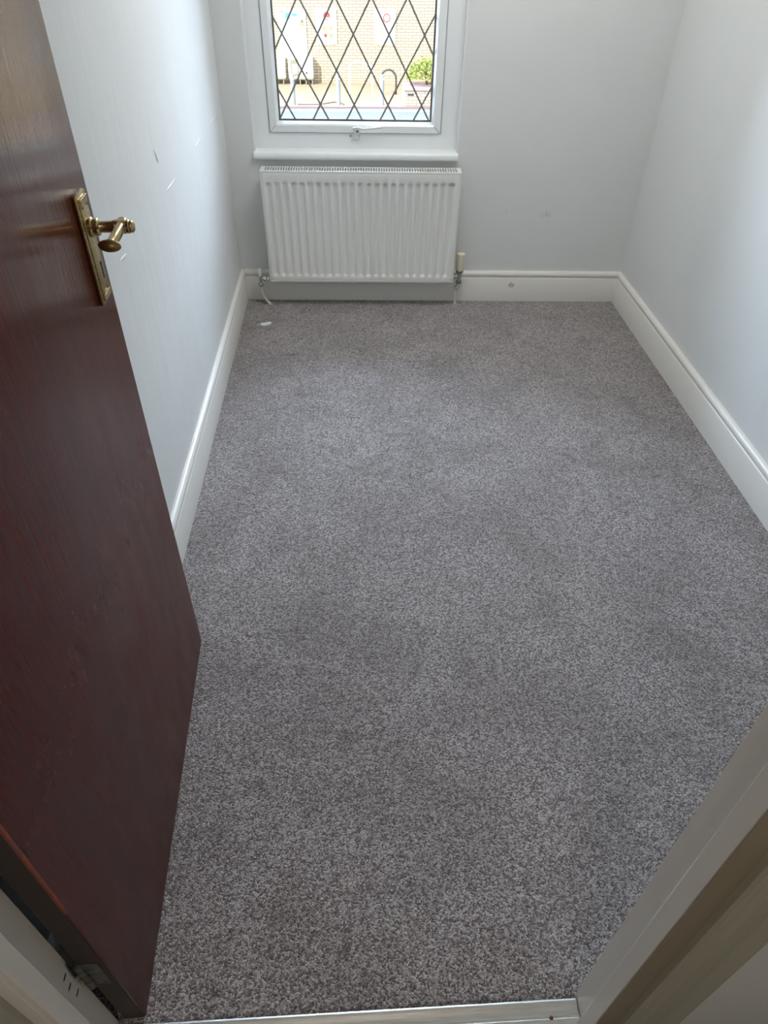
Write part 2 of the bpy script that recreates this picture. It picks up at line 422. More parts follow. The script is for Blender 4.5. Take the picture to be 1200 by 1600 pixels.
# plaster ridges (old repaired cracks) standing proud of the left wall
def left_x(y): return PL0[0] + (PL1[0]-PL0[0])*(y-PL0[1])/(PL1[1]-PL0[1])
WLO = bpy.data.objects['wall_left']
def ridge(pts, r):
    bm = nb(); P = smooth_path([(left_x(y)-r*.45, y, z) for y, z in pts], 5); n = len(P)
    tube(bm, P, r, 6, [r*(.15+.85*math.sin(PI*(i+.5)/n)) for i in range(n)])
    obj('plaster_ridge', bm, M['wall_left'], WLO, smooth=True)
ridge([(2.74, .866), (2.86, .860), (3.00, .851)], .0046)
ridge([(2.39, .864), (2.48, .863), (2.59, .865)], .0046)
ridge([(1.88, .865), (1.98, .863), (2.08, .862)], .0046)
ridge([(1.34, .870), (1.38, .868), (1.42, .864)], .0046)
ridge([(1.845, 1.000), (1.862, .970), (1.880, .945)], .0046)

# ------------------------------------------------------------------ door lining and architraves
def jamb(name, mt, x_in, s, label):
    """x_in: face towards the opening, s: +1 when the wall lies on +x"""
    a, b = sorted((x_in, x_in+s*.035)); bm = nb(); box(bm, a, b, YH, YJ+.003, 0, DH+.035, .0015, 1)
    a, b = sorted((x_in-s*.012, x_in+s*.001)); box(bm, a, b, YH+.0005, .010, 0, DH, .0015, 1)
    return tag(obj(name, bm, mt), label, kind='structure')
tj = jamb('trim_1', M['frame_left'], XL, -1, 'white-painted door lining on the hinge side with chipped edge')
tk = jamb('trim_2', M['frame'], XR, 1, 'cream-painted door lining on the latch side')
bm = nb(); box(bm, XL, XR, YH, YJ+.003, DH, DH+.035, .0015, 1); box(bm, XL, XR, YH, .010, DH-.012, DH, .001, 1)
tag(obj('trim_3', bm, M['frame']), kind='structure')
AP = [(0, 0), (0, .010), (.003, .014), (.008, .015), (.012, .012), (.016, .012), (.022, .017), (.040, .0175), (.052, .014), (.060, .019),
      (.072, .021), (.080, .018), (.083, .010), (.083, 0)]
def vprism(bm, prof, x0, s, y0, z0, z1):
    A = [bm.verts.new((x0+s*a, y0-b, z0)) for a, b in prof]; B = [bm.verts.new((x0+s*a, y0-b, z1)) for a, b in prof]
    n = len(prof)
    for i in range(n): bm.faces.new((A[i], A[(i+1) % n], B[(i+1) % n], B[i]))
    bm.faces.new(A[::-1]); bm.faces.new(B)
bm = nb(); box(bm, XR-.0125, XR+.036, YH-.0012, YH+.0004, 0, DH, .0004, 1)  # thin olive-brown strip laid over the landing edge of this lining
obj('lining_edge', bm, M['lining_edge'], tk)['label'] = 'olive-brown strip over the outer edge of the lining'
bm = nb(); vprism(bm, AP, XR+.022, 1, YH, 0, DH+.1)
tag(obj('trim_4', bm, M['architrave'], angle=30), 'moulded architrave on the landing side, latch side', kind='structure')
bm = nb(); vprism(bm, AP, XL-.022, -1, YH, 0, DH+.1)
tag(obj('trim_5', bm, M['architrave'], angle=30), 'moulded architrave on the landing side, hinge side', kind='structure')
# slots of the hinge screws in the lining
for y, z in ((.0375, .319), (.033, .289), (.0355, .250)):
    bm = nb(); lathe(bm, [(0, -.002), (.0021, -.002), (.0021, .0004), (0, .0004)], Matrix.Translation((XL, y, z)) @ Matrix.Rotation(PI/2, 4, 'Y') @ Matrix.Diagonal((1.0, 2.8, 1, 1)), 14)
    obj('screw_slot', bm, M['gap'], tj)

# ------------------------------------------------------------------ the door, open against the left wall
# local frame: origin = foot of the latch edge; x = out from the visible face, y = towards the hinges
PF = Vector((.0839, .9019)); PH = Vector((.1086, .0580)); LEAF = (PH-PF).length
ud = (PH-PF).normalized()
RD = math.atan2(ud.y, ud.x) - PI/2      # rotation taking local +y to ud
DT = .040
door = thing('door_1', 'dark red-brown varnished flush door standing open at the left', loc=(PF.x, PF.y, 0), rz=RD, kind='structure')
# local +x after rotation points: ud rotated by -90deg -> away from the visible face, so faces use negative x
bm = nb(); box(bm, 0, DT, 0, LEAF, .008, 1.985, .0025, 2)
for f in bm.faces: pass
leaf = obj('door_leaf', bm, M['door'], door, angle=40)
bm = nb(); box(bm, .003, DT-.003, LEAF-.001, LEAF+.0012, .011, 1.98)
obj('lipping', bm, M['door_edge'], door)
bm = nb(); box(bm, -.0006, .0030, LEAF-.0035, LEAF+.0016, .50, 1.15, .0004, 1)
obj('worn_edge', bm, M['worn_red'], door)['label'] = 'bright red worn varnish on the hinge-side corner'
# handle set on both faces
def handle(s, x0, lab):
    """s=-1 visible face (outward is local -x)"""
    T = Matrix.Translation((x0, .0590, 0)) @ Matrix.Diagonal((s, 1, 1, 1))
    def put(name, b, mt, parent, angle=35):
        bmesh.ops.transform(b, matrix=T, verts=b.verts); return obj(name, b, mt, parent, angle=angle)
    z0, z1, hw = .997, 1.170, .0245
    b = nb(); box(b, 0, .0055, -hw, hw, z0, z1, .0012, 2)
    box(b, .005, .0082, -hw+.0055, hw-.0055, z0+.0055, z1-.0055, .0012, 2)
    # gadrooned border: beads round the edge, reeding across the top and foot
    nbd = 44
    for i in range(nbd):
        z = z0+.004+(z1-z0-.008)*i/(nbd-1)
        for sg in (-1, 1): lathe(b, [(0, 0), (.0016, .0002), (.0011, .0012), (0, .0016)], Matrix.Translation((.0053, sg*(hw-.0030), z)) @ Matrix.Rotation(PI/2, 4, 'Y'), 6)
    for zc in (z1-.0115, z0+.0115):
        for i in range(13):
            y = -hw+.007+(2*hw-.014)*i/12
            box(b, .0078, .0096, y-.0011, y+.0011, zc-.0052, zc+.0052, .0006, 1)
    for zc in (z1-.0185, z0+.0185): box(b, .0078, .0092, -hw+.006, hw-.006, zc-.0007, zc+.0007)
    plate = put('handle_plate', b, M['brass'], door)
    if lab: plate['label'] = lab
    for yy, zz in ((-.013, 1.151), (.013, 1.151), (-.013, 1.017), (.013, 1.017)):
        b = nb(); lathe(b, [(0, .0078), (.0032, .0078), (.0030, .0092), (.0016, .0098), (0, .0099)], Matrix.Translation((0, yy, zz)) @ Matrix.Rotation(PI/2, 4, 'Y'), 14)
        box(b, .0093, .0101, yy-.0028, yy+.0028, zz-.0004, zz+.0004)
        put('screw', b, M['brass_dark'], plate)
    b = nb(); lathe(b, [(0, .0078), (.0033, .0078), (.0033, .0086), (0, .0086)], Matrix.Translation((0, -.006, 1.058)) @ Matrix.Rotation(PI/2, 4, 'Y'), 16)
    box(b, .0078, .0086, -.0078, -.0042, 1.034, 1.058)
    put('keyhole', b, M['gap'], plate)
    lever = None
    zn = 1.118
    b = nb()   # neck with stepped collar and ribbed end knob
    lathe(b, [(.0135, .008), (.0150, .0095), (.0150, .012), (.0128, .014), (.0132, .021), (.0120, .0225), (.0092, .0235), (.0086, .026), (.0090, .042), (.0100, .0455),
              (.0108, .049), (.0110, .062), (.0098, .0645), (.0106, .066), (.0106, .0685), (.0092, .0700), (.0098, .0715), (.0090, .0745), (.0062, .0765), (0, .0770)],
          Matrix.Translation((0, 0, zn)) @ Matrix.Rotation(PI/2, 4, 'Y'), 28)
    lever = put('lever_handle', b, M['brass'], door, 40)
    b = nb()   # arm running towards the hinges with a spiral-beaded grip
    p0 = Vector((.0580, -.012, zn+.003)); p1 = Vector((.0510, .058, zn-.006)); dv = p1-p0; Ln = dv.length
    lathe(b, [(.0070, 0), (.0098, .002), (.0094, .010), (.0085, .02), (.0078, .036), (.0066, Ln-.008), (.0075, Ln-.004), (.0075, Ln)], along(p0, dv), 24)
    mt_ = along(p0, dv)
    for i in range(46):
        t = i/45
        for k in range(3):
            an = 2.2*PI*t*.35+k*2*PI/3; rr = (.0094*(1-t)+.0066*t)
            lathe(b, [(0, -.0002), (.0011, .0001), (.0008, .0009), (0, .0012)], mt_ @ Matrix.Translation((rr*math.cos(an), rr*math.sin(an), .006+t*(Ln-.014))) @ Matrix.Rotation(an, 4, 'Z') @ Matrix.Rotation(PI/2, 4, 'Y'), 5)
    put('grip', b, M['brass'], lever, 40)
    b = nb()
    lathe(b, [(.0075, 0), (.0130, .002), (.0160, .0055), (.0165, .0075), (.0150, .0100), (.0135, .0108), (.0120, .0130), (.0080, .0155), (.0030, .0165), (0, .0167)],
          along(p1, dv) @ Matrix.Diagonal((1.08, .60, 1, 1)), 28)
    put('grip_end', b, M['brass_dark'], lever, 40)
handle(-1, 0.0, 'antique brass handle plate with reeded top and keyhole')
handle(1, DT, None)
# hinges (barrels on the room side of the hinge edge)
for z in (.215, 1.02, 1.72):
    bm = nb()
    for k in range(5): lathe(bm, [(.0048, z+k*.0185), (.0055, z+k*.0185+.001), (.0055, z+k*.0185+.0165), (.0048, z+k*.0185+.0175)], Matrix.Translation((DT*.96, LEAF+.004, 0)), 14)
    box(bm, .010, DT, LEAF+.0008, LEAF+.0022, z, z+.092)
    hg = obj('hinge', bm, M['hinge'], door, angle=40)

# threshold strip between the linings
th = thing('threshold_strip', 'ribbed aluminium carpet threshold strip across the doorway', 'threshold strip', (XL+.002, .010, 0))
bm = nb(); Lt = XR-XL-.004
prof = [(-.016, -.004), (-.016, .0015), (-.0135, .0040), (-.006, .0052), (-.005, .0046), (-.003, .0046), (-.002, .0056), (.008, .0062), (.009, .0055), (.011, .0055), (.012, .0062),
        (.024, .0062), (.030, .0085), (.0345, .0085), (.0375, .0065), (.0385, -.001), (.0385, -.004)]
A = [bm.verts.new((0, y, z)) for y, z in prof]; B = [bm.verts.new((Lt, y, z)) for y, z in prof]
for i in range(len(prof)): bm.faces.new((A[i], A[(i+1) % len(prof)], B[(i+1) % len(prof)], B[i]))
bm.faces.new(A[::-1]); bm.faces.new(B); obj('strip', bm, M['alu'], th, angle=25)
for x in (.83-XL, .40, .07):
    bm = nb(); lathe(bm, [(0, .0055), (.0036, .0055), (.0034, .0070), (.0018, .0076), (0, .0077)], Matrix.Translation((x, .010, 0)), 14)
    obj('screw', bm, mat('rusty_screw', (.16, .08, .04), .5, .6), th, smooth=True)

# carpet tufts turned up along the threshold edge
random.seed(5)
bm = nb(); x = XL+.045
for i in range(900):
    x = random.uniform(XL+.04, XR-.001); y = .0485+random.uniform(-.0015, .007); h = random.uniform(.004, .010); r = random.uniform(.0011, .0019)
    a = [bm.verts.new((x+r*math.cos(k*2.1), y+r*math.sin(k*2.1), -.001)) for k in range(3)]
    tp = bm.verts.new((x+random.uniform(-.003, .003), y+random.uniform(-.004, .003), h))
    for k in range(3): bm.faces.new((a[k], a[(k+1) % 3], tp))
tuft = obj('carpet_tufts', bm, M['carpet']); tuft.parent = bpy.data.objects['floor']; tuft['kind'] = 'stuff'

# ------------------------------------------------------------------ window
win = thing('window_1', 'white casement window with diamond leaded glass', loc=(OW[0], OW[1], 0), rz=TH, kind='structure')
FY = .060                                # face of the fixed frame behind the wall surface
FZ0 = .684
def frame_ring(bm, u0, u1, z0, z1, wdt, y0, y1, prof):
    """four mitred bars; prof = (inward offset, y) of the cross-section, closed"""
    def corner(o): return [(u0+o, z0+o), (u1-o-(wdt if o > 0 else 0), z0+o), (u1-o-(wdt if o > 0 else 0), z1-o), (u0+o, z1-o)]
    rings = []
    for o, y in prof: rings.append([bm.verts.new((a, y, b)) for a, b in corner(o)])
    n = len(rings)
    for i in range(n):
        A, B = rings[i], rings[(i+1) % n]
        for k in range(4): bm.faces.new((A[k], A[(k+1) % 4], B[(k+1) % 4], B[k]))
bm = nb()
frame_ring(bm, WU0+.001, WU1-.001, FZ0, WZ1, .0075, 0, 0, [(0, FY), (.0635, FY), (.0665, FY+.003), (.0675, FY+.010), (.0675, FY+.052), (.085, FY+.052), (.085, FY+.07), (0, FY+.07)])
# thin mitre welds
for (a, b, sx, sz) in ((WU0+.001, FZ0, 1, 1), (WU1-.001, FZ0, -1, 1)):
    tube(bm, [(a+sx*.003, FY-.0001, b+sz*.003), (a+sx*.062, FY-.0001, b+sz*.062)], .0006, 5)
obj('window_frame', bm, M['upvc'], win, angle=30)
SU0, SU1, SZ0, SZ1 = WU0+.0705, WU1-.0775, FZ0+.0685, WZ1-.07
bm = nb()
frame_ring(bm, SU0, SU1, SZ0, SZ1, 0, 0, 0, [(0, FY+.05), (0, FY-.004), (.002, FY-.008), (.028, FY-.010), (.0335, FY-.006), (.037, FY+.002), (.0425, FY+.012), (.0425, FY+.05)])
sash = obj('sash', bm, M['upvc'], win, angle=30)
for (a, b, sx) in ((SU0, SZ0, 1), (SU1, SZ0, -1)):
    bm = nb(); tube(bm, [(a+sx*.002, FY-.0088, b+.002), (a+sx*.030, FY-.0105, b+.030)], .0006, 5); obj('mitre_joint', bm, M['gap'], sash)
GU0, GU1, GZ0, GZ1 = SU0+.0425, SU1-.0425, SZ0+.0425, SZ1-.0425
GY = FY+.020
bm = nb(); frame_ring(bm, GU0-.001, GU1+.001, GZ0-.001, GZ1+.001, 0, 0, 0, [(0, GY-.003), (.004, GY-.003), (.004, GY+.008), (0, GY+.008)])
obj('glazing_gasket', bm, M['black'], sash)
bm = nb(); box(bm, GU0, GU1, GY, GY+.004, GZ0, GZ1); obj('pane', bm, M['glass'], sash)
# lead came: diamond lattice clipped to the pane
PU, PZ, U_0, Z_0 = .1488, .2565, .2548, 1.1155
bm = nb()
def clip(p, q):
    t0, t1 = 0.0, 1.0; d = (q[0]-p[0], q[1]-p[1])
    for pp, dd, lo, hi in ((p[0], d[0], GU0, GU1), (p[1], d[1], GZ0, GZ1)):
        a, b = (lo-pp)/dd, (hi-pp)/dd
        if a > b: a, b = b, a
        t0, t1 = max(t0, a), min(t1, b)
    if t0 >= t1: return None
    return (p[0]+d[0]*t0, p[1]+d[1]*t0), (p[0]+d[0]*t1, p[1]+d[1]*t1)
for sgn in (1, -1):
    for k in range(-14, 20):
        p = (U_0+k*PU-4*PU*sgn, Z_0-4*PZ); q = (U_0+k*PU+4*PU*sgn, Z_0+4*PZ); c_ = clip(p, q)
        if not c_: continue
        (a0, b0), (a1, b1) = c_; d = Vector((a1-a0, b1-b0)).normalized(); n = Vector((-d.y, d.x))*.0037
        yy = GY-.0016 - (.0003 if sgn > 0 else 0)
        vs_ = [bm.verts.new((a+sx*n.x, y, b+sx*n.y)) for y in (yy, GY+.0) for (a, b, sx) in ((a0, b0, 1), (a0, b0, -1), (a1, b1, -1), (a1, b1, 1))]
        for f in ((0, 1, 2, 3), (4, 7, 6, 5), (0, 4, 5, 1), (1, 5, 6, 2), (2, 6, 7, 3), (3, 7, 4, 0)): bm.faces.new([vs_[i] for i in f])
obj('lead_lattice', bm, M['lead'], sash)
bm = nb(); frame_ring(bm, GU0, GU1, GZ0, GZ1, 0, 0, 0, [(0, GY-.002), (.0075, GY-.002), (.0075, GY), (0, GY)]); obj('lead_border', bm, M['lead'], sash)
# sill board with rounded nose
bm = nb(); SP = [(FY, .655), (-.012, .655), (-.018, .657), (-.0205, .662), (-.021, .671), (-.0195, .680), (-.015, .6855), (-.008, .687), (FY, .6875)]
A = [bm.verts.new((WU0-.003, y, z)) for y, z in SP]; B = [bm.verts.new((WU1+.002, y, z)) for y, z in SP]
for i in range(len(SP)): bm.faces.new((A[i], A[(i+1) % len(SP)], B[(i+1) % len(SP)], B[i]))
bm.faces.new(A[::-1]); bm.faces.new(B); obj('window_sill', bm, M['sill'], win, angle=50)
# painted reveal linings
bm = nb(); box(bm, WU0-.0005, WU0+.0035, .0, FY, .6875, WZ1); box(bm, WU1-.0035, WU1+.0005, .0, FY, .6875, WZ1); obj('reveal', bm, M['sill'], win)
bm = nb(); box(bm, WU0-.02, WU1+.02, FY+.07, FY+.26, .645, .672, .004); obj('outer_sill', bm, M['render_ext'], win)
# stay handle
bm = nb(); box(bm, .548, .576, FY-.020, FY-.008, .748, .776, .003); box(bm, .5545, .5725, FY-.016, FY-.0005, .728, .752, .003)
fas = obj('window_fastener', bm, M['plastic_white'], win, angle=40)
bm = nb(); tube(bm, smooth_path([(.546, FY-.024, .7735), (.565, FY-.030, .778), (.590, FY-.030, .7735), (.630, FY-.029, .776), (.678, FY-.027, .781)], 5), .0045, 10,)
obj('arm', bm, M['plastic_white'], fas, smooth=True)
bm = nb(); lathe(bm, [(0, 0), (.0055, 0), (.005, .004), (0, .005)], along((.5655, FY-.019, .762), (0, -1, 0)), 14); obj('pivot_screw', bm, M['steel_dull'], fas, smooth=True)
for u in (.534, .570):
    bm = nb(); lathe(bm, [(0, 0), (.0042, 0), (.0036, .002), (0, .0025)], along((u, FY-.0002, .7395), (0, -1, 0)), 12); obj('screw', bm, M['steel_dull'], fas, smooth=True)

# ------------------------------------------------------------------ radiator (frame of the window wall: x=u, y=-distance from wall)
RU0, RU1, RZ0, RZ1 = .137, 1.027, .127, .628
rad = thing('radiator', 'white ribbed panel radiator with slatted top, mounted under the window', 'radiator', (OW[0], OW[1], 0), TH)
def panel(wf, sgn):
    bm = nb(); n = 23; p = (RU1-RU0-.030)/n; us = [RU0, RU0+.004]; 
    for k in range(n):
        u = RU0+.015+k*p
        for q in range(9): us.append(u+p*q/9)
    us += [RU1-.015, RU1-.004, RU1]
    zs = [RZ0, RZ0+.004, RZ0+.0115, RZ0+.0130, RZ0+.0155, RZ0+.0170, RZ0+.030, RZ0+.034, RZ0+.040, RZ0+.046] + [RZ1-.056, RZ1-.050, RZ1-.044, RZ1-.040, RZ1-.010, RZ1-.004, RZ1]
    def sm(t): t = max(0, min(1, t)); return t*t*(3-2*t)
    rows = []
    for z in zs:
        gz = sm((z-(RZ0+.030))/.014)*sm(((RZ1-.040)-z)/.014); row = []
        for u in us:
            t = ((u-(RU0+.015))/p) % 1.0 if RU0+.015 < u < RU1-.015 else 0
            gu = sm(t/.22)*sm((.78-t)/.22) if t else 0
            gr = .003 if (abs(z-(RZ0+.01425)) < .002 and RU0+.013 < u < RU1-.013) else 0
            e = 0.0035 if (u in (RU0, RU1) or z in (RZ0, RZ1)) else 0
            row.append(bm.verts.new((u, -(wf - sgn*(.0088*gz*gu + e + gr)), z)))
        rows.append(row)
    for A, B in zip(rows, rows[1:]):
        for i in range(len(us)-1): bm.faces.new((A[i], A[i+1], B[i+1], B[i]))
    return bm
b = panel(.105, 1)
ret = bmesh.ops.extrude_face_region(b, geom=list(b.faces))
bmesh.ops.translate(b, vec=(0, .0012, 0), verts=[x for x in ret['geom'] if isinstance(x, bmesh.types.BMVert)])
pn = obj('front_panel', b, M['radiator'], rad, angle=50)
bm = nb(); box(bm, RU0+.01, RU1-.01, -.042, -.030, RZ0, RZ1-.012, .003); obj('back_panel', bm, M['radiator'], rad, angle=40)
bm = nb()
for k in range(60):
    u = RU0+.03+k*(RU1-RU0-.06)/59; box(bm, u-.0005, u+.0005, -.090, -.045, RZ0+.04, RZ1-.04)
obj('convector_fins', bm, mat('galvanised_fin', (.35, .36, .36), .5, .7), rad)
for a, b_ in ((RU0-.004, RU0+.0005), (RU1-.0005, RU1+.004)):
    bm = nb(); box(bm, a, b_, -.1015, -.034, RZ0+.0, RZ1+.003, .0015, 2)
    for k in range(5): box(bm, a-.0003, b_+.0003, -.082, -.052, RZ1-.06-k*.02, RZ1-.054-k*.02)
    obj('side_panel', bm, M['radiator'], rad, angle=40)
bm = nb()
box(bm, RU0-.004, RU1+.004, -.106, -.0995, RZ1-.004, RZ1+.0065, .002, 2); box(bm, RU0-.004, RU1+.004, -.040, -.034, RZ1-.004, RZ1+.0065, .002, 2)
box(bm, RU0-.004, RU0+.014, -.1005, -.038, RZ1+.001, RZ1+.006, .001, 1); box(bm, RU1-.014, RU1+.004, -.1005, -.038, RZ1+.001, RZ1+.006, .001, 1)
ns = 75; u0, u1 = RU0+.014, RU1-.014; pt = (u1-u0)/ns
for k in range(ns+1):
    u = u0+k*pt; box(bm, u-.0021, u+.0021, -.1005, -.038, RZ1+.001, RZ1+.006, .0008, 1)
obj('top_grille', bm, M['radiator'], rad, angle=40)
for u in (.30, .86):
    bm = nb(); box(bm, u-.02, u+.02, -.034, -.0005, .20, .56, .002, 1); obj('wall_bracket', bm, M['radiator'], rad)

# valves and pipes
def hexnut(bm, p, d, r, L):
    lathe(bm, [(r*.9, 0), (r, L*.12), (r, L*.88), (r*.9, L)], along(p, d), 6)
vl = thing('radiator_valve', 'chrome lockshield valve with small white cap at the left foot of the radiator', 'valve', far(.080, .062, .10), TH)
zb = .028   # local z of the tail axis
bm = nb(); lathe(bm, [(.0085, 0), (.0095, .003), (.0095, .030), (.0105, .032), (.0105, .040), (.008, .044)], Matrix.Identity(4), 18)
lathe(bm, [(.0075, 0), (.0075, .030)], along((.0, 0, zb), (1, 0, 0)), 16); body = obj('valve_body', bm, M['chrome'], vl, angle=35)
bm = nb(); hexnut(bm, (.018, 0, zb), (1, 0, 0), .0135, .012); hexnut(bm, (.034, 0, zb), (1, 0, 0), .0125, .008); lathe(bm, [(.007, 0), (.007, .026)], along((.034, 0, zb), (1, 0, 0)), 14); obj('tail_nut', bm, M['chrome'], vl, angle=35)
bm = nb(); hexnut(bm, (0, 0, -.010), (0, 0, 1), .0135, .014); obj('compression_nut', bm, M['chrome'], vl, angle=35)
bm = nb(); lathe(bm, [(.0095, .042), (.0105, .044), (.0100, .072), (.0085, .076), (0, .0765)], Matrix.Identity(4), 20); obj('cap', bm, M['plastic_white'], vl, angle=50)
vr = thing('radiator_valve', 'chrome valve with cream cylindrical head at the right foot of the radiator', 'valve', far(1.0635, .058, .118), TH)
bm = nb(); lathe(bm, [(.0085, 0), (.0100, .004), (.0100, .034), (.0125, .038), (.0125, .048), (.0105, .052)], Matrix.Identity(4), 18)
lathe(bm, [(.0075, 0), (.0075, .030)], along((0, 0, zb-.002), (-1, 0, 0)), 16); obj('valve_body', bm, M['chrome'], vr, angle=35)
bm = nb(); hexnut(bm, (-.018, 0, zb-.002), (-1, 0, 0), .0135, .012); lathe(bm, [(.007, 0), (.007, .016)], along((-.026, 0, zb-.002), (-1, 0, 0)), 14); obj('tail_nut', bm, M['chrome'], vr, angle=35)
bm = nb(); hexnut(bm, (0, 0, -.008), (0, 0, 1), .0140, .013); obj('compression_nut', bm, M['steel_dull'], vr, angle=35)
bm = nb(); hexnut(bm, (0, 0, .046), (0, 0, 1), .0180, .012); obj('head_nut', bm, M['steel_dull'], vr, angle=35)
bm = nb(); lathe(bm, [(.0150, .056), (.0175, .060), (.0180, .070), (.0195, .110), (.0205, .134), (.0195, .139), (.0150, .142), (0, .1425)], Matrix.Identity(4), 26)
for k in range(18):
    a = k*2*PI/18; box(bm, -.0006, .0006, -.0006, .0006, .066, .067)
obj('valve_head', bm, M['plastic_cream'], vr, angle=40)
# pipes
bm = nb(); x0, y0, _ = far(.080, .062, 0)
P = [far(.080, .062, .094), far(.0805, .062, .080), far(.084, .063, .052), far(.098, .067, .024), far(.114, .071, .006), far(.121, .073, -.006)]
tube(bm, smooth_path(P, 6), .0068, 14)
tag(obj('radiator_pipe', bm, M['pipe'], smooth=True), 'cream pipe bending from the left valve of the radiator down into the carpet', 'pipe', 'radiator pipes')
bm = nb(); P = [far(1.0635, .058, .112), far(1.0632, .058, .098), far(1.0600, .056, .090), far(1.055, .053, .086), far(1.0525, .051, .078), far(1.0525, .0505, .030), far(1.0530, .051, -.006)]
tube(bm, smooth_path(P, 6), .0068, 14)
rp = tag(obj('radiator_pipe', bm, M['pipe'], smooth=True), 'cream pipe dropping straight from the right valve of the radiator into the carpet', 'pipe', 'radiator pipes')
bm = nb(); lathe(bm, [(.0085, -.002), (.0098, .0), (.0098, .016), (.0085, .018)], Matrix.Translation(far(1.0535, .052, .074)), 16)
lathe(bm, [(.0085, 0), (.0098, .002), (.0098, .013), (.0085, .015)], along(far(1.0540, .0525, .090), (1, .05, .25)), 16)
obj('elbow_fitting', bm, mat('painted_grey_fitting', (.46, .44, .40), .5), rp, angle=40)

# scrap of white plastic on the carpet
scr = thing('plastic_scrap', 'small torn white scrap lying on the carpet near the left valve of the radiator', 'scrap', (.110, 2.813, 0))
bm = nb(); random.seed(3)
ring = [(-.022, -.012), (-.024, .002), (-.014, .014), (-.004, .010), (.008, .016), (.025, .022), (.026, .008), (.018, -.006), (.006, -.013), (-.010, -.016)]
top = [bm.verts.new((x, y, .0050+.002*math.sin(x*140+y*90))) for x, y in ring]; bot = [bm.verts.new((x*1.04, y*1.04, -.0005)) for x, y in ring]
bm.faces.new(top)
bm.faces.new(bot[::-1])
for i in range(10): bm.faces.new((top[i], top[(i+1) % 10], bot[(i+1) % 10], bot[i]))
obj('scrap', bm, M['white_scrap'], scr)
bm = nb(); ring = [(-.040, -.012), (-.046, -.006), (-.038, .002), (-.022, .004), (-.020, -.012)]
top = [bm.verts.new((x, y, .0025)) for x, y in ring]; bot = [bm.verts.new((x, y, -.0005)) for x, y in ring]
bm.faces.new(top); bm.faces.new(bot[::-1])
for i in range(5): bm.faces.new((top[i], top[(i+1) % 5], bot[(i+1) % 5], bot[i]))
obj('torn_edge', bm, M['green_film'], scr)

# unseen fill lights added to brighten the scene: one over the landing behind the camera, one in the room above the frame
def ceiling_fill(loc, r, power, colr, label):
    lt = thing('ceiling_fill', label, 'fill_lamp', loc)
    bm = nb(); lathe(bm, [(0, -.001), (r*.8, -.001), (r*.8, -.02), (r*.72, -.025), (0, -.025)], None, 32); obj('fill_base', bm, M['plastic_white'], lt, angle=40)
    bm = nb(); lathe(bm, [(r*.68, -.025), (r*.96, -.045), (r, -.065), (r*.9, -.090), (r*.5, -.105), (0, -.11)], None, 32); obj('fill_shade', bm, M['fill_lamp'], lt, smooth=True)
    ld = bpy.data.lights.new('fill_disk', 'AREA'); ld.shape = 'DISK'; ld.size = r*1.9; ld.energy = power; ld.color = colr
    lo = bpy.data.objects.new('fill_disk', ld); COL.objects.link(lo); lo.parent = lt; lo.location = (0, 0, -.115)
ceiling_fill((.48, -1.0, CEIL), .125, LANDING_FILL, (1.0, .86, .70), 'round fill light added out of view over the landing')
ceiling_fill((.95, 2.25, CEIL), .34, ROOM_FILL, (.98, .985, .955), 'wide round fill light added out of view inside the room')

# ------------------------------------------------------------------ the street (one storey below)
GZ = -2.70
bm = nb(); box(bm, -16, 18, 3.6, 22.21, GZ-.3, GZ-.04); tag(obj('floor_road', bm, M['road']), 'grey asphalt road below the window', kind='structure')
bm = nb(); box(bm, -16, 18, 21.75, 22.0, GZ-.04, GZ-.037); tag(obj('floor_road_line', bm, M['road_line']), kind='structure')
bm = nb(); box(bm, -16, 18, 22.21, 22.30, GZ-.3, GZ, .01); tag(obj('trim_6', bm, M['kerb']), 'pinkish kerb stones along the road', kind='structure')
bm = nb(); box(bm, -16, 18, 22.30, 25.9, GZ-.3, GZ); tag(obj('floor_pavement', bm, M['paving']), 'tan pavement across the road', kind='structure')
WY = 25.85
bm = nb(); box(bm, -16, 18, WY, WY+.3, GZ-.3, 4.5); tag(obj('wall_across_street', bm, M['brick']), 'pale brick wall of the building across the road', kind='structure')

